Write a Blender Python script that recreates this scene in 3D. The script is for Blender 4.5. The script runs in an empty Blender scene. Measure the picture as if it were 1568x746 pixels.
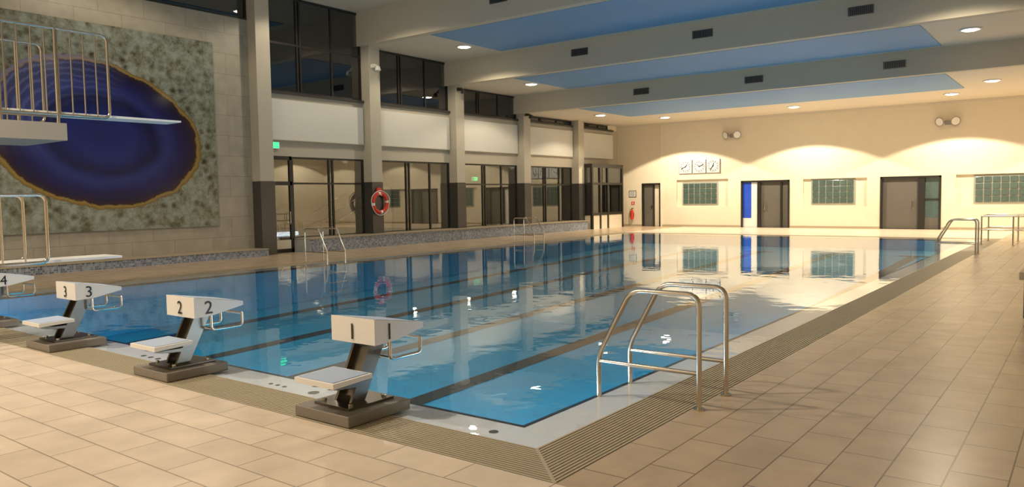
import bpy, math, random
from mathutils import Vector, Matrix
random.seed(3)
D=bpy.data; COL=bpy.context.scene.collection

# ---------------------------------------------------------------- materials
def newmat(name):
    m=D.materials.new(name); m.use_nodes=True; return m
def P(name,col,rough=.5,metal=0,spec=.5,noise=0,nscale=5,bump=0,bscale=40,coat=0):
    m=newmat(name); nt=m.node_tree; b=nt.nodes['Principled BSDF']
    b.inputs['Base Color'].default_value=(*col,1); b.inputs['Roughness'].default_value=rough
    b.inputs['Metallic'].default_value=metal; b.inputs['Specular IOR Level'].default_value=spec
    b.inputs['Coat Weight'].default_value=coat
    if noise or bump:
        tc=nt.nodes.new('ShaderNodeTexCoord')
    if noise:
        n=nt.nodes.new('ShaderNodeTexNoise'); n.inputs['Scale'].default_value=nscale; n.inputs['Detail'].default_value=4
        nt.links.new(tc.outputs['Object'],n.inputs['Vector'])
        mx=nt.nodes.new('ShaderNodeMix'); mx.data_type='RGBA'
        mx.inputs[6].default_value=(*[c*(1-noise) for c in col],1); mx.inputs[7].default_value=(*[min(1,c*(1+noise)) for c in col],1)
        nt.links.new(n.outputs['Fac'],mx.inputs[0]); nt.links.new(mx.outputs[2],b.inputs['Base Color'])
    if bump:
        n=nt.nodes.new('ShaderNodeTexNoise'); n.inputs['Scale'].default_value=bscale
        nt.links.new(tc.outputs['Object'],n.inputs['Vector'])
        bp=nt.nodes.new('ShaderNodeBump'); bp.inputs['Strength'].default_value=bump; bp.inputs['Distance'].default_value=.01
        nt.links.new(n.outputs['Fac'],bp.inputs['Height']); nt.links.new(bp.outputs[0],b.inputs['Normal'])
    return m
def brickmat(name,c1,c2,mortar,axes,bw,bh,ms=.004,rough=.3,offset=.5,spec=.5,var=True,bump=.15):
    """axes: which object axes feed brick u,v"""
    m=newmat(name); nt=m.node_tree; b=nt.nodes['Principled BSDF']; L=nt.links.new
    tc=nt.nodes.new('ShaderNodeTexCoord'); sp=nt.nodes.new('ShaderNodeSeparateXYZ'); cb=nt.nodes.new('ShaderNodeCombineXYZ')
    L(tc.outputs['Object'],sp.inputs[0]); L(sp.outputs[axes[0]],cb.inputs[0]); L(sp.outputs[axes[1]],cb.inputs[1])
    br=nt.nodes.new('ShaderNodeTexBrick'); br.offset=offset; br.inputs['Scale'].default_value=1
    br.inputs['Brick Width'].default_value=bw; br.inputs['Row Height'].default_value=bh; br.inputs['Mortar Size'].default_value=ms
    br.inputs['Mortar Smooth'].default_value=.1; br.inputs['Bias'].default_value=0
    br.inputs['Color1'].default_value=(*c1,1); br.inputs['Color2'].default_value=(*c2,1); br.inputs['Mortar'].default_value=(*mortar,1)
    L(cb.outputs[0],br.inputs['Vector'])
    n=nt.nodes.new('ShaderNodeTexNoise'); n.inputs['Scale'].default_value=3; n.inputs['Detail'].default_value=6; L(tc.outputs['Object'],n.inputs['Vector'])
    rm=nt.nodes.new('ShaderNodeMapRange'); L(n.outputs['Fac'],rm.inputs[0]); rm.inputs[3].default_value=.72; rm.inputs[4].default_value=1.2
    mu=nt.nodes.new('ShaderNodeMix'); mu.data_type='RGBA'; mu.blend_type='MULTIPLY'; mu.inputs[0].default_value=1
    L(br.outputs['Color'],mu.inputs[6]); L(rm.outputs[0],mu.inputs[7]); L(mu.outputs[2],b.inputs['Base Color'])
    b.inputs['Roughness'].default_value=rough; b.inputs['Specular IOR Level'].default_value=spec
    if bump:
        bp=nt.nodes.new('ShaderNodeBump'); bp.inputs['Strength'].default_value=bump; bp.inputs['Distance'].default_value=.004; bp.invert=True
        L(br.outputs['Fac'],bp.inputs['Height']); L(bp.outputs[0],b.inputs['Normal'])
    return m
def emis(name,col,s):
    m=newmat(name); nt=m.node_tree; nt.nodes.clear(); e=nt.nodes.new('ShaderNodeEmission'); o=nt.nodes.new('ShaderNodeOutputMaterial')
    e.inputs[0].default_value=(*col,1); e.inputs[1].default_value=s; nt.links.new(e.outputs[0],o.inputs[0]); return m
def schlick_surface(name,tint,f0,rough,bump=0,bscale=3,power=5):
    m=newmat(name); nt=m.node_tree; nt.nodes.clear(); N=nt.nodes.new; L=nt.links.new
    o=N('ShaderNodeOutputMaterial'); mix=N('ShaderNodeMixShader'); tr=N('ShaderNodeBsdfTransparent'); gl=N('ShaderNodeBsdfGlossy')
    tr.inputs[0].default_value=(*tint,1); gl.inputs['Roughness'].default_value=rough; gl.inputs['Color'].default_value=(1,1,1,1)
    ge=N('ShaderNodeNewGeometry'); dt=N('ShaderNodeVectorMath'); dt.operation='DOT_PRODUCT'
    L(ge.outputs['Incoming'],dt.inputs[0]); L(ge.outputs['True Normal'],dt.inputs[1])
    ab=N('ShaderNodeMath'); ab.operation='ABSOLUTE'; L(dt.outputs['Value'],ab.inputs[0])
    s=N('ShaderNodeMath'); s.operation='SUBTRACT'; s.inputs[0].default_value=1; L(ab.outputs[0],s.inputs[1])
    pw=N('ShaderNodeMath'); pw.operation='POWER'; pw.inputs[1].default_value=power; L(s.outputs[0],pw.inputs[0])
    ma=N('ShaderNodeMath'); ma.operation='MULTIPLY_ADD'; ma.inputs[1].default_value=1-f0; ma.inputs[2].default_value=f0; ma.use_clamp=True; L(pw.outputs[0],ma.inputs[0])
    L(ma.outputs[0],mix.inputs[0]); L(tr.outputs[0],mix.inputs[1]); L(gl.outputs[0],mix.inputs[2]); L(mix.outputs[0],o.inputs[0])
    if bump:
        tc=N('ShaderNodeTexCoord'); n=N('ShaderNodeTexNoise'); n.inputs['Scale'].default_value=bscale; n.inputs['Detail'].default_value=2
        L(tc.outputs['Object'],n.inputs['Vector']); bp=N('ShaderNodeBump'); bp.inputs['Strength'].default_value=1; bp.inputs['Distance'].default_value=bump
        L(n.outputs['Fac'],bp.inputs['Height']); L(bp.outputs[0],gl.inputs['Normal'])
    return m
M={}
M['plaster']=P('cream_plaster',(.76,.69,.55),.7,noise=.04,nscale=2)
M['beam']=P('beam_paint',(.60,.54,.43),.6,noise=.04,nscale=1.5)
M['ceil']=P('ceiling_paint',(.70,.65,.55),.7)
M['blue']=P('blue_ceiling',(.20,.38,.64),.6,noise=.06,nscale=.6)
M['marble']=brickmat('wall_slabs',(.38,.34,.27),(.35,.32,.26),(.23,.20,.16),(1,2),1.2,.6,.006,.4)
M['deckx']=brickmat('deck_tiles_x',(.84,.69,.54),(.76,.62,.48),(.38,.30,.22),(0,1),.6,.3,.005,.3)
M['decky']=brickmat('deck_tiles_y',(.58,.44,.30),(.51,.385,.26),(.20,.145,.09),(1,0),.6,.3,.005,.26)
M['mosaic']=brickmat('mosaic_tiles',(.34,.40,.50),(.07,.10,.16),(.35,.36,.38),(1,2),.05,.05,.004,.3,offset=0)
M['mosaich']=brickmat('mosaic_tiles_edge',(.34,.44,.58),(.10,.18,.32),(.35,.38,.42),(0,1),.05,.05,.004,.3,offset=0)
M['pool']=brickmat('pool_tiles',(.003,.30,.56),(.002,.275,.53),(.010,.34,.60),(0,1),.25,.125,.004,.4)
M['black']=P('black_tile',(.001,.003,.010),.4)
M['lip']=P('white_rim',(.90,.87,.93),.25,noise=.03)
M['grate']=P('grate_plastic',(.48,.41,.29),.35)
M['chan']=P('channel_dark',(.07,.055,.035),.6)
M['steel']=P('brushed_steel',(.62,.57,.50),.18,1)
M['dsteel']=P('dark_steel',(.20,.18,.155),.3,1)
M['white']=P('white_gelcoat',(.86,.84,.81),.3)
M['anti']=P('anti_slip_blue',(.42,.50,.66),.6,bump=.3,bscale=200)
M['conc']=P('block_base',(.24,.21,.18),.5,noise=.1,bump=.2)
M['txt']=P('black_paint',(.01,.01,.01),.4)
M['frame']=P('dark_frame',(.02,.018,.016),.35)
M['granite']=P('dark_granite',(.055,.05,.045),.25,noise=.3,nscale=60)
M['column']=P('column_paint',(.48,.44,.36),.55,noise=.03)
M['panel']=P('white_panel',(.66,.65,.60),.6,noise=.03,nscale=1)
M['glass']=schlick_surface('window_glass',(.66,.68,.68),.10,0)
M['water']=schlick_surface('pool_water',(.93,.985,1.0),.02,.009,.003,2.2,5.5)
M['door']=P('door_grey',(.13,.12,.105),.35)
M['gblock']=P('glass_block',(.075,.12,.11),.1,spec=.8,noise=.3,nscale=6)
M['mortar']=P('block_mortar',(.34,.36,.32),.6)
M['red']=P('red_plastic',(.65,.04,.02),.35)
M['wht']=P('matt_white',(.8,.8,.78),.5)
M['bluepost']=P('blue_poster',(.02,.08,.60),.4,noise=.4,nscale=3)
M['green']=emis('exit_green',(.05,.9,.25),2)
M['lamp']=emis('lamp_glow',(1,.90,.70),25)
M['lampw']=emis('corridor_glow',(1,.93,.8),6)
M['uw']=emis('added_fill_glow',(.7,.9,1),3)  # glowing face of the added fill discs under water
M['vent']=P('vent_dark',(.03,.03,.03),.5)
M['clockw']=P('clock_face',(.62,.64,.68),.4)
M['grey']=P('grey_housing',(.30,.29,.27),.4)
M['base']=P('skirting_tile',(.42,.35,.25),.35)
M['tower']=P('tower_concrete',(.36,.32,.27),.6,noise=.06)

def agate():
    m=newmat('agate_picture'); nt=m.node_tree; b=nt.nodes['Principled BSDF']; N=nt.nodes.new; L=nt.links.new
    def math_(op,a,bb=None,c=None):
        n=N('ShaderNodeMath'); n.operation=op
        for i,v in enumerate((a,bb,c)):
            if v is None: continue
            if isinstance(v,(int,float)): n.inputs[i].default_value=v
            else: L(v,n.inputs[i])
        return n.outputs[0]
    tc=N('ShaderNodeTexCoord'); sp=N('ShaderNodeSeparateXYZ'); L(tc.outputs['Object'],sp.inputs[0])
    y=math_('SUBTRACT',sp.outputs[1],5.95); z0=math_('SUBTRACT',sp.outputs[2],3.42)
    z=math_('MULTIPLY_ADD',y,.10,z0)
    hb=math_('MULTIPLY_ADD',y,-.06,1.92)
    u=math_('DIVIDE',y,2.75); v=math_('DIVIDE',z,hb)
    d=math_('SQRT',math_('ADD',math_('MULTIPLY',u,u),math_('MULTIPLY',v,v)))
    n1=N('ShaderNodeTexNoise'); n1.inputs['Scale'].default_value=1.5; n1.inputs['Detail'].default_value=9; n1.inputs['Roughness'].default_value=.68; L(tc.outputs['Object'],n1.inputs['Vector'])
    d2=math_('ADD',d,math_('MULTIPLY',math_('SUBTRACT',n1.outputs['Fac'],.5),.17))
    r=N('ShaderNodeValToRGB'); e=r.color_ramp.elements
    cols=[(0,(.010,.020,.13)),(.3,(.012,.023,.16)),(.5,(.005,.008,.06)),(.62,(.018,.03,.17)),(.75,(.010,.012,.09)),(.88,(.012,.008,.04)),(.935,(.03,.015,.02)),(.955,(.30,.20,.05)),(.985,(.18,.12,.04))]
    e[0].position=cols[0][0]; e[0].color=(*cols[0][1],1); e[1].position=cols[1][0]; e[1].color=(*cols[1][1],1)
    for p_,c_ in cols[2:]:
        q=e.new(p_); q.color=(*c_,1)
    L(d2,r.inputs[0])
    w=math_('SINE',math_('MULTIPLY',d2,85.0)); w=math_('MAXIMUM',w,0)
    msk=math_('MULTIPLY',math_('MULTIPLY_ADD',y,-.26,.20),math_('MULTIPLY_ADD',z,.35,.30))
    mk=N('ShaderNodeClamp'); L(math_('MULTIPLY',msk,math_('MULTIPLY_ADD',w,.6,.5)),mk.inputs[0])
    dm=N('ShaderNodeMapRange'); L(d2,dm.inputs[0]); dm.inputs[1].default_value=.40; dm.inputs[2].default_value=.62
    k=math_('MULTIPLY',mk.outputs[0],dm.outputs[0])
    mx=N('ShaderNodeMix'); mx.data_type='RGBA'; L(k,mx.inputs[0]); L(r.outputs[0],mx.inputs[6]); mx.inputs[7].default_value=(.20,.24,.55,1)
    n2=N('ShaderNodeTexNoise'); n2.inputs['Scale'].default_value=3.4; n2.inputs['Detail'].default_value=12; n2.inputs['Roughness'].default_value=.75; L(tc.outputs['Object'],n2.inputs['Vector'])
    r2=N('ShaderNodeValToRGB'); e=r2.color_ramp.elements; e[0].position=.36; e[0].color=(.09,.08,.04,1); e[1].position=.60; e[1].color=(.28,.31,.27,1)
    q=e.new(.47); q.color=(.19,.20,.15,1); L(n2.outputs['Fac'],r2.inputs[0])
    vo=N('ShaderNodeTexVoronoi'); vo.inputs['Scale'].default_value=3.6
    dv=N('ShaderNodeVectorMath'); dv.operation='ADD'; L(tc.outputs['Object'],dv.inputs[0])
    sc=N('ShaderNodeVectorMath'); sc.operation='SCALE'; sc.inputs['Scale'].default_value=.22; L(n2.outputs['Color'],sc.inputs[0]); L(sc.outputs[0],dv.inputs[1]); L(dv.outputs[0],vo.inputs['Vector'])
    vs=N('ShaderNodeMapRange'); L(vo.outputs['Distance'],vs.inputs[0]); vs.inputs[1].default_value=.12; vs.inputs[2].default_value=.46; vs.inputs[3].default_value=1; vs.inputs[4].default_value=0
    nr=N('ShaderNodeMapRange'); L(d2,nr.inputs[0]); nr.inputs[1].default_value=1.02; nr.inputs[2].default_value=1.5; nr.inputs[3].default_value=1; nr.inputs[4].default_value=.25
    mb=N('ShaderNodeMix'); mb.data_type='RGBA'; L(math_('MULTIPLY',vs.outputs[0],nr.outputs[0]),mb.inputs[0]); L(r2.outputs[0],mb.inputs[6]); mb.inputs[7].default_value=(.04,.028,.008,1)
    st=N('ShaderNodeMath'); st.operation='GREATER_THAN'; st.inputs[1].default_value=.995; L(d2,st.inputs[0])
    fx=N('ShaderNodeMix'); fx.data_type='RGBA'; L(st.outputs[0],fx.inputs[0]); L(mx.outputs[2],fx.inputs[6]); L(mb.outputs[2],fx.inputs[7])
    L(fx.outputs[2],b.inputs['Base Color']); b.inputs['Roughness'].default_value=.10
    return m
M['agate']=agate()

# ---------------------------------------------------------------- mesh builder
class MB:
    def __init__(s): s.v=[]; s.f=[]; s.m=[]; s.mats=[]; s.sm=[]
    def mi(s,k):
        if k not in s.mats: s.mats.append(k)
        return s.mats.index(k)
    def add(s,vs,fs,k,smooth=False):
        o=len(s.v); s.v+= [tuple(v) for v in vs]; i=s.mi(k)
        for f in fs: s.f.append(tuple(o+a for a in f)); s.m.append(i); s.sm.append(smooth)
    def box(s,x0,x1,y0,y1,z0,z1,k):
        vs=[(x,y,z) for x in (x0,x1) for y in (y0,y1) for z in (z0,z1)]
        s.add(vs,[(0,1,3,2),(4,6,7,5),(0,4,5,1),(2,3,7,6),(0,2,6,4),(1,5,7,3)],k)
    def prism(s,prof,x0,x1,k,axis=0):
        n=len(prof); vs=[]
        for x in (x0,x1):
            for a,b in prof:
                vs.append((x,a,b) if axis==0 else ((a,x,b) if axis==1 else (a,b,x)))
        fs=[tuple(range(n))[::-1],tuple(range(n,2*n))]+[(i,(i+1)%n,n+(i+1)%n,n+i) for i in range(n)]
        s.add(vs,fs,k)
    def cyl(s,c,ax,r,h,k,seg=24,r2=None):
        r2=r if r2 is None else r2
        A=Vector(ax).normalized(); t=Vector((0,0,1)) if abs(A.z)<.9 else Vector((1,0,0)); X=A.cross(t).normalized(); Y=A.cross(X); c=Vector(c)
        vs=[]
        for q,rr in ((c,r),(c+A*h,r2)):
            for i in range(seg):
                a=2*math.pi*i/seg; vs.append(q+X*math.cos(a)*rr+Y*math.sin(a)*rr)
        s.add(vs,[(i,(i+1)%seg,seg+(i+1)%seg,seg+i) for i in range(seg)],k,True)
        s.add(vs,[tuple(range(seg))[::-1],tuple(range(seg,2*seg))],k)
    def tube(s,pts,r,k,seg=12,fil=.08,nf=6,closed=False):
        pts=[Vector(p) for p in pts]; out=[]
        n=len(pts)
        for i,p in enumerate(pts):
            if (i==0 or i==n-1) and not closed: out.append(p); continue
            a=pts[i-1]; b=pts[(i+1)%n]; da=(a-p); db=(b-p); q=min(fil,da.length*.45,db.length*.45)
            p0=p+da.normalized()*q; p1=p+db.normalized()*q
            for j in range(nf+1):
                t=j/nf; out.append(p0*(1-t)**2+p*2*t*(1-t)+p1*t*t)
        m=len(out); T=[]
        for i in range(m):
            if closed: T.append((out[(i+1)%m]-out[i-1]).normalized())
            else: T.append((out[min(i+1,m-1)]-out[max(i-1,0)]).normalized())
        X=T[0].orthogonal().normalized(); vs=[]
        for i in range(m):
            X=(X-T[i]*X.dot(T[i])).normalized(); Y=T[i].cross(X)
            for j in range(seg):
                a=2*math.pi*j/seg; vs.append(out[i]+X*math.cos(a)*r+Y*math.sin(a)*r)
        fs=[]
        for i in range(m if closed else m-1):
            i2=(i+1)%m
            for j in range(seg): fs.append((i*seg+j,i*seg+(j+1)%seg,i2*seg+(j+1)%seg,i2*seg+j))
        s.add(vs,fs,k,True)
        if not closed: s.add(vs[:seg]+vs[-seg:],[tuple(range(seg))[::-1],tuple(range(seg,2*seg))],k)
    def build(s,name,parent=None,bevel=0,loc=None):
        me=D.meshes.new(name); me.from_pydata(s.v,[],s.f)
        for k in s.mats: me.materials.append(M[k])
        me.polygons.foreach_set('material_index',s.m); me.polygons.foreach_set('use_smooth',s.sm); me.update()
        import bmesh
        bm=bmesh.new(); bm.from_mesh(me); bmesh.ops.recalc_face_normals(bm,faces=bm.faces); bm.to_mesh(me); bm.free()
        o=D.objects.new(name,me); COL.objects.link(o)
        if parent: o.parent=parent
        if loc: o.location=loc
        if bevel:
            b=o.modifiers.new('bevel','BEVEL'); b.width=bevel; b.segments=2; b.limit_method='ANGLE'; b.angle_limit=math.radians(40)
        return o
def empty(name,loc=(0,0,0)):
    e=D.objects.new(name,None); e.location=loc; COL.objects.link(e); e.empty_display_size=.2; return e

# ---------------------------------------------------------------- dimensions
XL=-18.05; YF=32.87; XR=6.0; YN=-8.0
G=.46; B=.87; PX1=-B; PX0=-B-12.5; PY0=B; PY1=B+25
OX0=PX0-B; OY1=PY1+B

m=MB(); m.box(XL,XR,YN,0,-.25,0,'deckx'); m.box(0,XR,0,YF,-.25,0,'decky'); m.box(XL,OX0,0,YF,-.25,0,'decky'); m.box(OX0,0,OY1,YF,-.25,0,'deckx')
m.build('floor')
def zb(y): return -1.12+.028*y
m=MB()
m.add([(PX0,PY0,zb(PY0)),(PX1,PY0,zb(PY0)),(PX1,PY1,zb(PY1)),(PX0,PY1,zb(PY1))],[(0,1,2,3)],'pool')
for a,b_ in (((PX0,PY0),(PX1,PY0)),((PX1,PY0),(PX1,PY1)),((PX1,PY1),(PX0,PY1)),((PX0,PY1),(PX0,PY0))):
    m.add([(a[0],a[1],-.03),(b_[0],b_[1],-.03),(b_[0],b_[1],zb(b_[1])),(a[0],a[1],zb(a[1]))],[(0,1,2,3)],'pool')
def ring(m,x0,x1,y0,y1,w,z0,z1,k):
    m.box(x0-w,x1+w,y0-w,y0,z0,z1,k); m.box(x0-w,x1+w,y1,y1+w,z0,z1,k); m.box(x0-w,x0,y0,y1,z0,z1,k); m.box(x1,x1+w,y0,y1,z0,z1,k)
ring(m,PX0,PX1,PY0,PY1,.045,-.06,-.022,'black')
for k in range(5):
    x=PX1-1.25-2.5*k; y0=PY0+2; y1=PY1-2
    def q(x0,x1,ya,yb): m.add([(x0,ya,zb(ya)+.006),(x1,ya,zb(ya)+.006),(x1,yb,zb(yb)+.006),(x0,yb,zb(yb)+.006)],[(0,1,2,3)],'black')
    q(x-.16,x+.16,y0,y1); q(x-.5,x-.16,y0,y0+.28); q(x+.16,x+.5,y0,y0+.28); q(x-.5,x-.16,y1-.28,y1); q(x+.16,x+.5,y1-.28,y1)
m.build('pool_basin')
m=MB(); ring(m,PX0-.045,PX1+.045,PY0-.045,PY1+.045,B-G-.045,-.2,-.022,'lip')
m.box(OX0+G,PX0-.045,G,OY1-G,-.021,-.0195,'mosaich')
for (x,y,r) in ((-2.95,.61,.05),(-3.35,.6,.02),(-3.45,.6,.02),(-3.55,.6,.02),(-.95,.62,.035),(-5.55,.6,.03),(-5.7,.6,.03),(-5.85,.6,.03)):
    m.cyl((x,y,-.022),(0,0,1),r,.004,'dsteel',20)
m.build('pool_rim')
m=MB(); m.add([(OX0+G,G,-.004),(-G,G,-.004),(-G,OY1-G,-.004),(OX0+G,OY1-G,-.004)],[(0,1,2,3)],'water')
m.build('pool_water')
m=MB(); ring(m,OX0+G,-G,G,OY1-G,G,-.24,-.10,'chan'); ns=15
for i in range(ns):
    a=.012+(G-.03)*i/(ns-1)*.985; w=.018
    def sl(p0,p1,p2,p3):
        vs=[(*p,-.002) for p in (p0,p1,p2,p3)]+[(*p,-.035) for p in (p0,p1,p2,p3)]
        m.add(vs,[(0,1,2,3),(0,4,5,1),(1,5,6,2),(2,6,7,3),(3,7,4,0)],'grate')
    x0,x1,y0,y1=OX0+a,-a,a,OY1-a
    sl((x0,y0),(x1,y0),(x1-w,y0+w),(x0+w,y0+w)); sl((x1,y0),(x1,y1),(x1-w,y1-w),(x1-w,y0+w))
    sl((x1,y1),(x0,y1),(x0+w,y1-w),(x1-w,y1-w)); sl((x0,y1),(x0,y0),(x0+w,y0+w),(x0+w,y1-w))
m.prism([(-.46,.445),(-.445,.46),(0,.015),(-.015,0)],-.03,-.001,'grate',axis=2)
m.build('gutter_grate')
def uwfill(loc,rot,e):  # invented fill lights on the hidden basin walls, added to brighten the water
    m=MB()
    nrm=Vector((0,1,0)) if rot=='y' else Vector((-1,0,0))
    m.cyl(Vector(loc),nrm,.14,.02,'steel',24); m.cyl(Vector(loc)+nrm*.02,nrm,.11,.006,'uw',24)
    o=m.build('added_pool_fill')
    l=D.lights.new('glow','AREA'); l.shape='RECTANGLE'; l.size=2.2; l.size_y=.25; l.energy=e; l.color=(.80,.93,1)
    lo=D.objects.new('glow',l); lo.location=Vector(loc)+nrm*.06; COL.objects.link(lo); lo.parent=o
    tgt=(nrm+Vector((0,0,-.25))).normalized(); lo.rotation_euler=tgt.to_track_quat('-Z','Y').to_euler()
for x in (-2.1,-4.6,-7.1,-9.6,-12.1): uwfill((x,PY0,-.35),'y',38)
for y in (3,6.5,10,13.5,17,20.5,24): uwfill((PX1,y,-.30),'x',38)

# ---------------------------------------------------------------- shell
H=[8.1,6.98,6.08,5.32]; YB=[14.75,19.25,23.75]
ys=[YN]+YB+[YF]
m=MB()
for i in range(4): m.box(XL-.2,XR,ys[i],ys[i+1],H[i],H[i]+.25,'ceil')
m.build('ceiling')
for i in range(3):
    m=MB(); m.box(XL-.2,XR,YB[i]-.02,YB[i]+.28,H[i+1]-.02,H[i]+.1,'beam'); m.build('trim_%d'%(i+1))
for (ya,yb,h) in ((9.2,14.1,H[0]),(YB[0]+.3,YB[1]-.45,H[1]),(YB[1]+.3,YB[2]-.45,H[2]),(YB[2]+.3,28.5,H[3])):
    m=MB(); m.box(-14.9,-1.4,ya,yb,h-.025,h+.01,'blue'); m.build('ceiling_panel')
m=MB(); m.box(XR,XR+.2,YN,YF,-.25,8.3,'plaster'); m.build('wall_right')
m=MB(); m.box(XL-.2,XR+.2,YN-.2,YN,-.25,8.3,'plaster'); m.build('wall_back')
m=MB(); X0=XL-.2
m.box(X0,XL,YN,10.4,-.25,7.1,'marble'); m.box(X0,XL,YN,10.4,8.0,8.3,'plaster')
m.box(X0,XL,10.4,YF,-.25,.40,'plaster'); m.box(X0,XL,10.4,YF,3.05,5.08,'column')
m.box(X0,XL,YF-1.2,YF,.4,3.05,'plaster'); m.box(X0,XL,YF-1.0,YF,5.08,5.4,'plaster')
m.build('wall_left')
m=MB()
ops=[(-16.58,-15.5,0,2.25),(-14.62,-11.89,1.0,2.38),(-11.24,-8.92,0,2.25),(-8.31,-5.57,1.0,2.26),(-5.03,-2.68,0,2.27),(-2.15,2.6,1.0,2.28)]
x=XL-.2
for a,b_,z0,z1 in ops:
    m.box(x,a,YF,YF+.3,-.25,5.6,'plaster')
    if z0>0: m.box(a,b_,YF,YF+.3,-.25,z0,'plaster')
    m.box(a,b_,YF,YF+.3,z1,5.6,'plaster'); x=b_
m.box(x,XR+.2,YF,YF+.3,-.25,5.6,'plaster')
m.box(-14.62,-11.89,YF+.12,YF+.3,1.0,2.38,'plaster'); m.box(-8.31,-5.57,YF+.12,YF+.3,1.0,2.26,'plaster'); m.box(-2.15,2.6,YF+.12,YF+.3,1.0,2.28,'plaster')
m.build('wall_far')
m=MB(); m.box(-15.5,-15.42,YF-.05,YF,0,5.3,'plaster'); m.box(XL,XR,YF-.06,YF,5.22,5.32,'ceil'); m.build('trim_4')
m=MB(); x=XL
for a,b_,z0,z1 in ops:
    if z0>0: continue
    m.box(x,a,YF-.02,YF,0,.1,'base'); x=b_
m.box(x,XR,YF-.02,YF,0,.1,'base'); m.build('baseboard_far')
m=MB(); m.box(-18,6,YF+2.4,YF+2.5,-.1,3,'plaster'); m.box(-18,6,YF+.3,YF+2.4,-.2,0,'decky'); m.box(-18,6,YF+.3,YF+2.4,2.9,3,'ceil')
m.build('wall_changing_room')

for k in range(5):
    y=10.37+4.5*k; h=[8.1,8.1,6.98,6.08,5.32][k]
    m=MB(); m.box(XL-.1,-17.65,y,y+.5,2.25,h,'column'); m.box(XL-.1,-17.64,y-.01,y+.51,0,2.25,'granite'); m.build('column',bevel=.01)
m=MB(); m.box(XL,-17.3,11.85,28.6,0,.42,'mosaic'); m.box(XL,-17.26,11.83,28.62,.42,.45,'base'); m.build('bench_plinth')
m=MB(); m.box(XL,-17.35,YN,10.36,0,.2,'mosaic'); m.box(XL,-17.33,YN,10.36,.2,.22,'base'); m.build('low_plinth')

def window(name,y0,y1,z0,z1,vs,hs,x=XL-.05,fw=.06):
    m=MB()
    for a in [0]+vs+[1]:
        yy=y0+(y1-y0)*a; yy=min(max(yy,y0+fw/2),y1-fw/2); m.box(x-.04,x+.04,yy-fw/2,yy+fw/2,z0,z1,'frame')
    for zz in [z0+fw/2]+hs+[z1-fw/2]: m.box(x-.035,x+.035,y0,y1,zz-fw/2,zz+fw/2,'frame')
    m.box(x-.006,x+.006,y0+.01,y1-.01,z0+.01,z1-.01,'glass'); return m.build(name)
n=1
for k in range(4):
    a=10.87+4.5*k; b_=a+4.0
    if k==0: window('window_%d'%n,a+.95,b_,.4,3.05,[.5,.55],[2.2])
    else: window('window_%d'%n,a,b_,.4,3.05,[.40,.44,.72],[2.2] if k>1 else [])
    n+=1
window('window_%d'%n,YN,10.37,7.1,8.0,[.2,.4,.6,.8],[]); n+=1
for k in range(5):
    a=10.87+4.5*k; b_=min(a+4.0,31.9); zt=[8.1,6.98,6.08,5.32,5.32][k]
    window('window_%d'%n,a,b_,5.08,zt-.02,[.33,.36,.68],[6.6] if k==0 else []); n+=1
for k in range(5):
    a=10.87+4.5*k; b_=min(a+4.0,32.3)
    m=MB(); m.box(XL,XL+.10,a+.05,b_-.05,3.57,4.82,'panel'); m.box(XL,XL+.12,a+.05,b_-.05,3.54,3.575,'column'); m.box(XL,XL+.12,a,b_,5.0,5.08,'granite'); m.build('wall_panel',bevel=.01)
m=MB(); x=XL-.02; y0,y1=10.87,11.8
for yy in (y0+.04,y1-.04): m.box(x-.04,x+.05,yy-.05,yy+.05,0,3.05,'frame')
for zz in (.06,2.2,3.0): m.box(x-.04,x+.05,y0,y1,zz-.06,zz+.06,'frame')
m.box(x-.008,x+.008,y0,y1,0.05,3.0,'glass'); m.tube([(x+.05,y1-.15,.9),(x+.11,y1-.15,.9),(x+.11,y1-.15,1.3),(x+.05,y1-.15,1.3)],.012,'steel',fil=.03)
m.build('door_1')
m=MB(); m.box(-22.6,-22.5,10,31,-.1,3.4,'plaster'); m.box(-22.5,XL-.2,10,31,-.2,0,'decky'); m.box(-22.5,XL-.2,10,31,3.3,3.4,'ceil'); m.box(-22.5,XL-.2,9.9,10,0,3.3,'plaster'); m.box(-22.5,XL-.2,31,31.1,0,3.3,'plaster')
m.build('wall_corridor')
for i,yy in enumerate((12.5,16,19.5,23,26.5)):
    m=MB(); m.cyl((-20.3,yy,3.26),(0,0,1),.12,.04,'lampw',20); o=m.build('corridor_lamp')
    l=D.lights.new('bulb','POINT'); l.energy=8; l.color=(1,.88,.72); l.shadow_soft_size=.1; lo=D.objects.new('bulb',l); lo.location=(-20.3,yy,3.1); lo.parent=o; COL.objects.link(lo)
for (yy) in (13,20.5):
    m=MB(); m.box(-22.5,-22.44,yy,yy+1,0,2.1,'door'); m.box(-22.5,-22.43,yy-.06,yy,0,2.16,'frame'); m.box(-22.5,-22.43,yy+1,yy+1.06,0,2.16,'frame'); m.cyl((-22.44,yy+.12,1.05),(1,0,0),.02,.06,'steel',12); m.build('door_corridor')
m=MB()
for xx in (-19.4,-20.6):
    m.tube([(xx,12.2,.0),(xx,12.2,.9),(xx,14.0,.9),(xx,16.2,1.9)],.022,'steel'); m.tube([(xx,12.2,.5),(xx,14.0,.5),(xx,16.2,1.5)],.016,'steel')
    for yy,zz in ((13.2,.9),(14.0,.9)): m.tube([(xx,yy,0),(xx,yy,zz)],.02,'steel')
m.build('stair_handrail')

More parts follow.
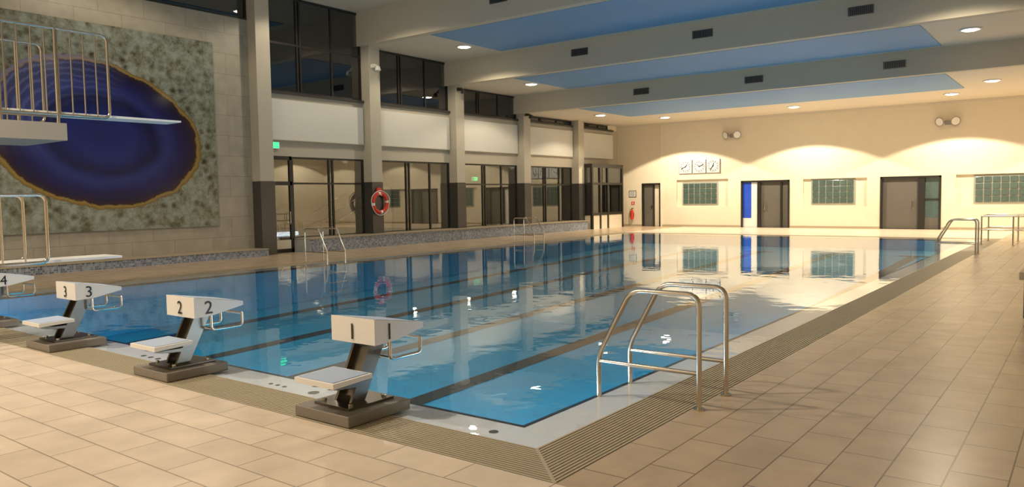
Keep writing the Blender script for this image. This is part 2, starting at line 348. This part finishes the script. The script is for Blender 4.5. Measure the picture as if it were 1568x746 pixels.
m=MB(); x0,x1,y0,y1=XL,-17.25,28.9,31.9; z1=3.1
for xx,yy in ((x1,y0),(x1,y1),(x1,(y0+y1)/2),(x1,y0+.75)): m.box(xx-.06,xx+.06,yy-.06,yy+.06,0,z1,'frame')
for zz in (.75,2.25,z1): m.box(x1-.05,x1+.05,y0,y1,zz-.07,zz+.05,'frame'); m.box(x0,x1,y0-.05,y0+.05,zz-.07,zz+.05,'frame'); 
m.box(x0,x1+.06,y0-.06,y1+.06,z1,z1+.12,'frame'); m.box(x0,x0+.1,y0-.05,y0+.05,0,z1,'frame')
m.box(x0,x1+.02,y0-.02,y1,0,.72,'plaster'); m.box(x1-.008,x1+.008,y0,y1,.75,z1,'glass'); m.box(x0,x1,y0-.008,y0+.008,.75,z1,'glass'); m.box(x0,x1,y1,y1+.06,.7,z1,'frame')
m.box(x0,x0+.03,y0,y1,.7,z1,'frame')
m.build('glass_vestibule')
m=MB(); m.box(XL,XL+.06,-.4,9.15,.95,6.25,'agate'); m.build('agate_wall_picture')

# ---------------------------------------------------------------- far wall fittings
def gb(x0,x1,z0,z1,nx,nz,name):
    m=MB(); y=YF+.1; m.box(x0-.05,x1+.05,y-.02,y+.06,z0-.05,z1+.05,'mortar')
    w=(x1-x0)/nx; h=(z1-z0)/nz
    for i in range(nx):
        for j in range(nz): m.box(x0+i*w+.022,x0+(i+1)*w-.022,y-.06,y,z0+j*h+.022,z0+(j+1)*h-.022,'gblock')
    return m.build(name,bevel=.012)
gb(-14.29,-12.49,1.16,2.2,6,4,'window_%d'%n); n+=1
gb(-7.93,-6.12,1.14,2.2,6,4,'window_%d'%n); n+=1
gb(-1.48,1.5,1.14,2.2,10,4,'window_%d'%n); n+=1
def doorframe(m,x0,x1,z1,y=YF):
    m.box(x0,x0+.08,y-.03,y+.28,0,z1,'frame'); m.box(x1-.08,x1,y-.03,y+.28,0,z1,'frame'); m.box(x0,x1,y-.03,y+.28,z1-.08,z1,'frame')
m=MB(); doorframe(m,-16.58,-15.5,2.25); m.box(-16.5,-15.98,YF+.1,YF+.15,0,2.17,'door'); m.box(-15.98,-15.92,YF+.05,YF+.2,0,2.17,'frame'); m.box(-16.07,-16.03,YF+.04,YF+.1,.95,1.1,'steel'); m.box(-15.92,-15.58,YF+.16,YF+.2,0,2.17,'plaster'); m.build('door_2')
m=MB(); doorframe(m,-11.24,-8.92,2.25); m.box(-10.45,-10.3,YF,YF+.28,0,2.2,'frame'); m.box(-10.3,-9.0,YF+.12,YF+.17,0,2.17,'door')
m.box(-9.35,-9.28,YF+.0,YF+.28,0,2.2,'frame'); m.box(-11.16,-10.75,YF+.05,YF+.09,.45,2.17,'bluepost'); m.box(-10.75,-10.45,YF+.05,YF+.09,0,2.17,'wht'); m.box(-11.16,-10.75,YF+.05,YF+.09,0,.45,'wht')
m.tube([(-10.12,YF+.12,.85),(-10.12,YF+.05,.85),(-10.12,YF+.05,1.25),(-10.12,YF+.12,1.25)],.018,'steel',fil=.03); m.build('door_3')
m=MB(); doorframe(m,-5.03,-2.68,2.27); m.box(-4.95,-3.55,YF+.12,YF+.17,0,2.2,'door'); m.box(-3.55,-3.3,YF,YF+.28,0,2.2,'frame'); m.box(-3.3,-2.76,YF+.14,YF+.16,.5,2.2,'gblock'); m.box(-3.3,-2.76,YF+.1,YF+.2,0,.5,'door'); m.box(-3.3,-2.76,YF+.1,YF+.2,1.25,1.3,'frame')
m.tube([(-3.75,YF+.12,.85),(-3.75,YF+.05,.85),(-3.75,YF+.05,1.25),(-3.75,YF+.12,1.25)],.018,'steel',fil=.03); m.build('door_4')
for i,(h1,h2) in enumerate(((50,200),(140,20),(80,230))):
    cx=-14.1+.73*i; cz=3.03; m=MB(); m.box(cx-.33,cx+.33,YF-.06,YF,cz-.33,cz+.33,'clockw')
    ring_pts=[(cx+.28*math.cos(a*math.pi/12),YF-.065,cz+.28*math.sin(a*math.pi/12)) for a in range(24)]; m.tube(ring_pts,.007,'grey',6,.02,1,closed=True)
    for t in range(12):
        a=t*math.pi/6; c,s_=math.cos(a),math.sin(a)
        p0=Vector((cx+.19*c,YF-.066,cz+.19*s_)); p1=Vector((cx+.25*c,YF-.066,cz+.25*s_)); m.tube([p0,p1],.013,'txt',4)
    for a,l in ((h1,.15),(h2,.23)):
        a=math.radians(a); m.tube([(cx,YF-.072,cz),(cx+l*math.cos(a),YF-.072,cz+l*math.sin(a))],.016,'txt',4)
    m.cyl((cx,YF-.08,cz),(0,1,0),.03,.03,'txt',12)
    m.box(cx-.35,cx+.35,YF-.05,YF,cz-.35,cz-.33,'grey'); m.box(cx-.35,cx-.33,YF-.065,YF,cz-.35,cz+.34,'grey'); m.box(cx+.33,cx+.35,YF-.065,YF,cz-.35,cz+.34,'grey')
    m.build('wall_clock')
for x in (-11.66,-2.47):
    m=MB(); z=4.45; m.box(x-.12,x+.12,YF-.1,YF,z-.1,z+.08,'grey')
    for s_ in (-1,1):
        m.tube([(x+s_*.08,YF-.06,z),(x+s_*.2,YF-.14,z+.04)],.03,'grey',8)
        m.cyl((x+s_*.24,YF-.12,z+.05),(s_*.45,-.8,-.25),.10,.12,'grey',20,.20); m.cyl((x+s_*.29,YF-.212,z+.022),(s_*.45,-.8,-.25),.16,.014,'wht',20)
    m.build('twin_floodlight')
m=MB(); x=-17.12; y=YF-.12; m.cyl((x,y,.36),(0,0,1),.085,.45,'red',20); m.cyl((x,y,.81),(0,0,1),.085,.07,'red',20,.03); m.cyl((x,y,.88),(0,0,1),.025,.06,'dsteel',12); m.box(x-.02,x+.1,y-.02,y+.02,.93,.96,'vent'); m.tube([(x,y,.92),(x-.12,y,.88),(x-.12,y,.5)],.014,'vent',8); m.box(x-.06,x+.06,YF-.03,YF,.5,.7,'vent'); m.build('fire_extinguisher')
m=MB(); m.box(-17.35,-16.92,YF-.02,YF,1.53,1.88,'vent'); m.box(-17.32,-16.95,YF-.025,YF-.018,1.56,1.85,'wht')
for j in range(5): m.box(-17.28,-17.0,YF-.03,YF-.024,1.6+j*.05,1.615+j*.05,'vent')
m.build('notice_board')
m=MB(); m.box(-17.2,-17.02,YF-.02,YF,1.14,1.3,'red'); m.box(-17.18,-17.04,YF-.024,YF-.019,1.18,1.20,'wht'); m.box(-17.13,-17.09,YF-.024,YF-.019,1.2,1.27,'wht'); m.build('fire_sign')
def exitsign(x,y,z):
    m=MB(); m.box(x,x+.06,y-.02,y+.42,z-.02,z+.20,'wht'); m.box(x+.06,x+.065,y,y+.4,z,z+.18,'green')
    m.box(x+.065,x+.068,y+.05,y+.12,z+.03,z+.15,'wht'); m.box(x+.065,x+.068,y+.2,y+.34,z+.08,z+.1,'wht'); m.build('exit_sign')
exitsign(XL,10.92,3.3)
for yy in (11.5,26): exitsign(-22.5,yy,2.5)
m=MB(); cx,cy,cz=-17.55,15.13,1.52; R=.33
for a0 in range(24):
    pts=[]
    for j in range(3):
        a=(a0+j*.5)/24*2*math.pi; pts.append((cx,cy+R*math.cos(a),cz+R*math.sin(a)))
    m.tube(pts,.065,'wht' if a0%6 in (0,) else 'red',12,.02,2)
rope=[(cx+.03,cy+(R+.1+.03*math.sin(a*math.pi/4))*math.cos(a*math.pi/12),cz+(R+.1)*math.sin(a*math.pi/12)) for a in range(24)]
m.tube(rope,.012,'wht',6,.02,1,closed=True); m.cyl((-17.64,cy,cz+R-.05),(1,0,0),.02,.16,'steel',10); m.cyl((-17.62,cy,cz+.42),(1,0,0),.12,.06,'red',16)
m.build('life_ring')
for (y,z,k) in ((14.9,6.2,'wht'),(19.4,5.85,'vent'),(23.9,5.2,'vent')):
    m=MB(); m.box(-17.65,-17.5,y+.05,y+.2,z,z+.12,k); m.tube([(-17.5,y+.12,z+.06),(-17.35,y+.1,z+.02)],.03,k,8); m.cyl((-17.35,y+.1,z-.12),(0,0,1),.11,.14,k,18,.07); m.build('security_camera')
for i,z in ((0,7.55),(1,6.6),(2,5.7)):
    for x in (-11.82,-7.35,-2.78):
        m=MB(); y=YB[i]-.02; m.box(x-.33,x+.33,y-.03,y,z-.12,z+.12,'dsteel'); m.box(x-.3,x+.3,y-.035,y-.028,z-.1,z+.1,'vent')
        for j in range(12): m.box(x-.29+j*.05,x-.27+j*.05,y-.045,y-.03,z-.1,z+.1,'dsteel')
        m.build('air_vent')

# ---------------------------------------------------------------- lamps
WARM=(1,.845,.61)
def downlight(x,y,z,e,size=150,blend=.25,col=WARM):
    m=MB(); seg=28; vs=[]
    for r,zz in ((.29,z-.0),(.29,z-.03),(.22,z-.035),(.21,z-.02)):
        for i in range(seg): a=2*math.pi*i/seg; vs.append((x+r*math.cos(a),y+r*math.sin(a),zz))
    m.add(vs,[(q*seg+i,q*seg+(i+1)%seg,(q+1)*seg+(i+1)%seg,(q+1)*seg+i) for q in range(3) for i in range(seg)],'wht',True)
    m.cyl((x,y,z-.05),(0,0,1),.15,.03,'lamp',seg,.215)
    o=m.build('downlight'); l=D.lights.new('beam','SPOT'); l.energy=e; l.color=col; l.spot_size=math.radians(size); l.spot_blend=blend; l.shadow_soft_size=.1
    lo=D.objects.new('beam',l); lo.location=(x,y,z-.12); lo.parent=o; COL.objects.link(lo)
for x in (-13.9,-7.9,-2.0,3.9): downlight(x,30.1,H[3],1200,126,.05)
for x in (-15.6,-.4): downlight(x,27.0,H[3],260,140)
for x in (-15.3,-.4): downlight(x,21.2,H[2],280,140)
for x in (-15.4,-.4): downlight(x,17.3,H[1],300)
for x in (-15.4,-.4): downlight(x,12.0,H[0],320)
downlight(-15.4,6.0,H[0],230)
for x in (-10,-6): downlight(x,-2.5,H[0],1500,col=(1,.88,.70))

# ---------------------------------------------------------------- starting blocks
def block(k):
    x=-2.13-2.5*k; e=empty('starting_block',(x,0,0)); dy=(0,-.09,0)
    m=MB(); m.box(-.31,.31,.03,.66,.0,.085,'conc'); m.build('plinth',e,bevel=.008)
    m=MB(); m.box(-.2,.2,.22,.68,.085,.105,'dsteel')
    for s_ in (-1,1):
        m.prism([(.33,.10),(.47,.10),(.70,.54),(.54,.54)],s_*.085-.012,s_*.085+.012,'dsteel')
        for yy in (.28,.62): m.cyl((s_*.15,yy,.105),(0,0,1),.018,.02,'steel',10)
    m.prism([(.40,.14),(.45,.14),(.62,.5),(.57,.5)],-.08,.08,'dsteel')
    m.prism([(.12,.255),(.50,.255),(.42,.22),(.2,.235)],-.1,-.08,'dsteel'); m.prism([(.12,.255),(.50,.255),(.42,.22),(.2,.235)],.08,.1,'dsteel')
    m.build('post',e,loc=dy)
    m=MB(); m.prism([(.06,.285),(.44,.30),(.44,.335),(.06,.325)],-.225,.225,'white'); m.prism([(.08,.3265),(.42,.3355),(.42,.339),(.08,.330)],-.20,.20,'anti'); m.build('foot_step',e,bevel=.006,loc=dy)
    m=MB(); m.prism([(.45,.545),(.66,.555),(.98,.615),(.98,.655),(.45,.745)],-.25,.25,'white')
    m.prism([(.49,.7395),(.95,.6615),(.95,.6645),(.49,.7425)],-.22,.22,'anti'); m.build('platform',e,bevel=.012,loc=dy)
    m=MB()
    for s_ in (-1,1): m.tube([(s_*.19,.66,.56),(s_*.19,.66,.40),(s_*.19,1.0,.40),(s_*.19,1.0,.53)],.014,'steel',fil=.04)
    m.tube([(-.19,.72,.40),(.19,.72,.40)],.012,'steel'); m.tube([(-.19,1.0,.525),(.19,1.0,.525)],.014,'steel')
    m.build('grip_bar',e,loc=dy)
    for nm,loc,rot in (('number_rear',(0,.354,.575),(math.pi/2,0,0)),('number_side',(.254,.51,.575),(math.pi/2,0,math.pi/2))):
        cu=D.curves.new(nm,'FONT'); cu.body=str(k+1); cu.size=.18; cu.align_x='CENTER'; cu.extrude=.001; cu.materials.append(M['txt'])
        o=D.objects.new(nm,cu); o.location=loc; o.rotation_euler=rot; o.parent=e; COL.objects.link(o)
for k in range(5): block(k)

# ---------------------------------------------------------------- ladders
def ladder(x,y,side=1,w=.54):
    m=MB(); s_=side
    for yy in (y,y+w):
        m.tube([(x+s_*.06,yy,0),(x+s_*.06,yy,.89),(x-s_*.52,yy,.89),(x-s_*.83,yy,.33),(x-s_*.83,yy,-.9)],.021,'steel',14,.1)
        m.tube([(x+s_*.06,yy,.28),(x-s_*.83,yy,.28)],.017,'steel')
        m.cyl((x+s_*.06,yy,0),(0,0,1),.045,.012,'steel',18)
    for z in (-.25,-.5,-.75): m.box(x-s_*.83-.05,x-s_*.83+.05,y,y+w,z-.015,z+.015,'steel')
    return m.build('pool_ladder')
ladder(0,1.89,1); ladder(0,19.0,1)
ladder(OX0,9.35,-1,.6); ladder(OX0,18.6,-1,.6)
m=MB()
for yy in (23.3,25.2):
    for z in (.45,.85): m.tube([(-.25,yy,z),(2.2,yy,z)],.022,'steel')
    for x in (-.25,.55,1.4,2.2): m.tube([(x,yy,0),(x,yy,.85)],.022,'steel'); m.cyl((x,yy,0),(0,0,1),.05,.012,'steel',14)
for z in (.45,.85): m.tube([(-.25,23.3,z),(-.25,25.2,z)],.022,'steel')
m.build('handrail')
m=MB(); m.box(1.7,3.4,8.05,8.6,.5,.6,'base'); m.box(1.75,2.0,8.1,8.55,0,.5,'granite'); m.box(3.1,3.35,8.1,8.55,0,.5,'granite'); m.box(2.0,3.1,8.28,8.36,.1,.5,'granite'); m.build('bench',bevel=.01)

# ---------------------------------------------------------------- diving boards
m=MB(); m.box(-12.1,-10.5,-3.6,1.9,2.66,2.93,'tower'); m.box(-11.7,-11.1,-2.8,-2.0,0,2.66,'tower')
def rail(m,x,y0,y1,z0,z1,n,r=.024,rb=.012,knee=True):
    m.tube([(x,y0,z0),(x,y0,z1),(x,y1,z1),(x,y1,z0+.06),(x,y0,z0+.06)],r,'steel',12,.12)
    for i in range(1,n): yy=y0+(y1-y0)*i/n; m.tube([(x,yy,z0+.06),(x,yy,z1)],rb,'steel',8)
rail(m,-10.55,-3.5,2.6,3.0,4.4,32); rail(m,-12.05,-3.5,2.2,3.0,4.4,30)
for x in (-10.55,-12.05):
    for yy in (-3.4,-1.2,1.0,1.8): m.tube([(x,yy,2.75),(x,yy,4.4)],.026,'steel',10)
for x in (-11.7,-11.1): m.tube([(x,-4.2,0),(x,-3.6,2.9),(x,-3.6,3.9),(x,-3.2,4.0)],.024,'steel',10)
for i in range(9): z=.3+i*.3; m.tube([(-11.7,-4.2+.6*z/2.9,z),(-11.1,-4.2+.6*z/2.9,z)],.018,'steel',8)
m.build('diving_tower')
m=MB(); m.prism([(-1.8,3.06),(3.9,3.085),(3.9,3.115),(-1.8,3.13)],-11.15,-10.65,'white'); m.box(-11.2,-10.6,-.6,-.3,2.93,3.07,'dsteel'); m.box(-11.2,-10.6,-1.8,-1.6,2.93,3.07,'dsteel'); m.build('springboard')
m=MB(); m.prism([(-3.2,.90),(1.53,.915),(1.53,.945),(-3.2,.96)],-8.65,-8.15,'white'); m.box(-8.7,-8.1,-1.4,-1.1,0,.91,'dsteel'); m.box(-8.7,-8.1,-3.2,-2.9,0,.91,'dsteel')
for x in (-8.75,-8.05):
    m.tube([(x,-3.1,0),(x,-3.1,1.78),(x,.56,1.78),(x,.56,.93),(x,-3.1,.93)],.022,'steel',12,.1)
    for yy in (-2.4,-1.7,-1.0,-.3,.05,.3): m.tube([(x,yy,.93),(x,yy,1.78)],.012,'steel',8)
    m.tube([(x,-1.25,0),(x,-1.25,.93)],.022,'steel',10)
m.build('springboard')

# ---------------------------------------------------------------- world, camera
w=D.worlds.new('night'); bpy.context.scene.world=w; w.use_nodes=True; w.node_tree.nodes['Background'].inputs[0].default_value=(.01,.012,.02,1); w.node_tree.nodes['Background'].inputs[1].default_value=.2
yaw,p,rl=.6492,-.0608,.0160
cy,sy=math.cos(yaw),math.sin(yaw); cp,sp=math.cos(p),math.sin(p)
F=Vector((-sy*cp,cy*cp,sp)); R=Vector((cy,sy,0)); U=R.cross(F); R2=R*math.cos(rl)-U*math.sin(rl); U2=U*math.cos(rl)+R*math.sin(rl)
cd=D.cameras.new('camera'); cam=D.objects.new('camera',cd); COL.objects.link(cam)
mt=Matrix((R2,U2,-F)).transposed().to_4x4(); mt.translation=Vector((2.4494,-3.6044,1.6612)); cam.matrix_world=mt
cd.sensor_width=36; cd.sensor_fit='HORIZONTAL'; cd.lens=1176.75/1568*36; cd.clip_start=.05; cd.clip_end=200
bpy.context.scene.camera=cam
bpy.context.scene.view_settings.view_transform='Standard'
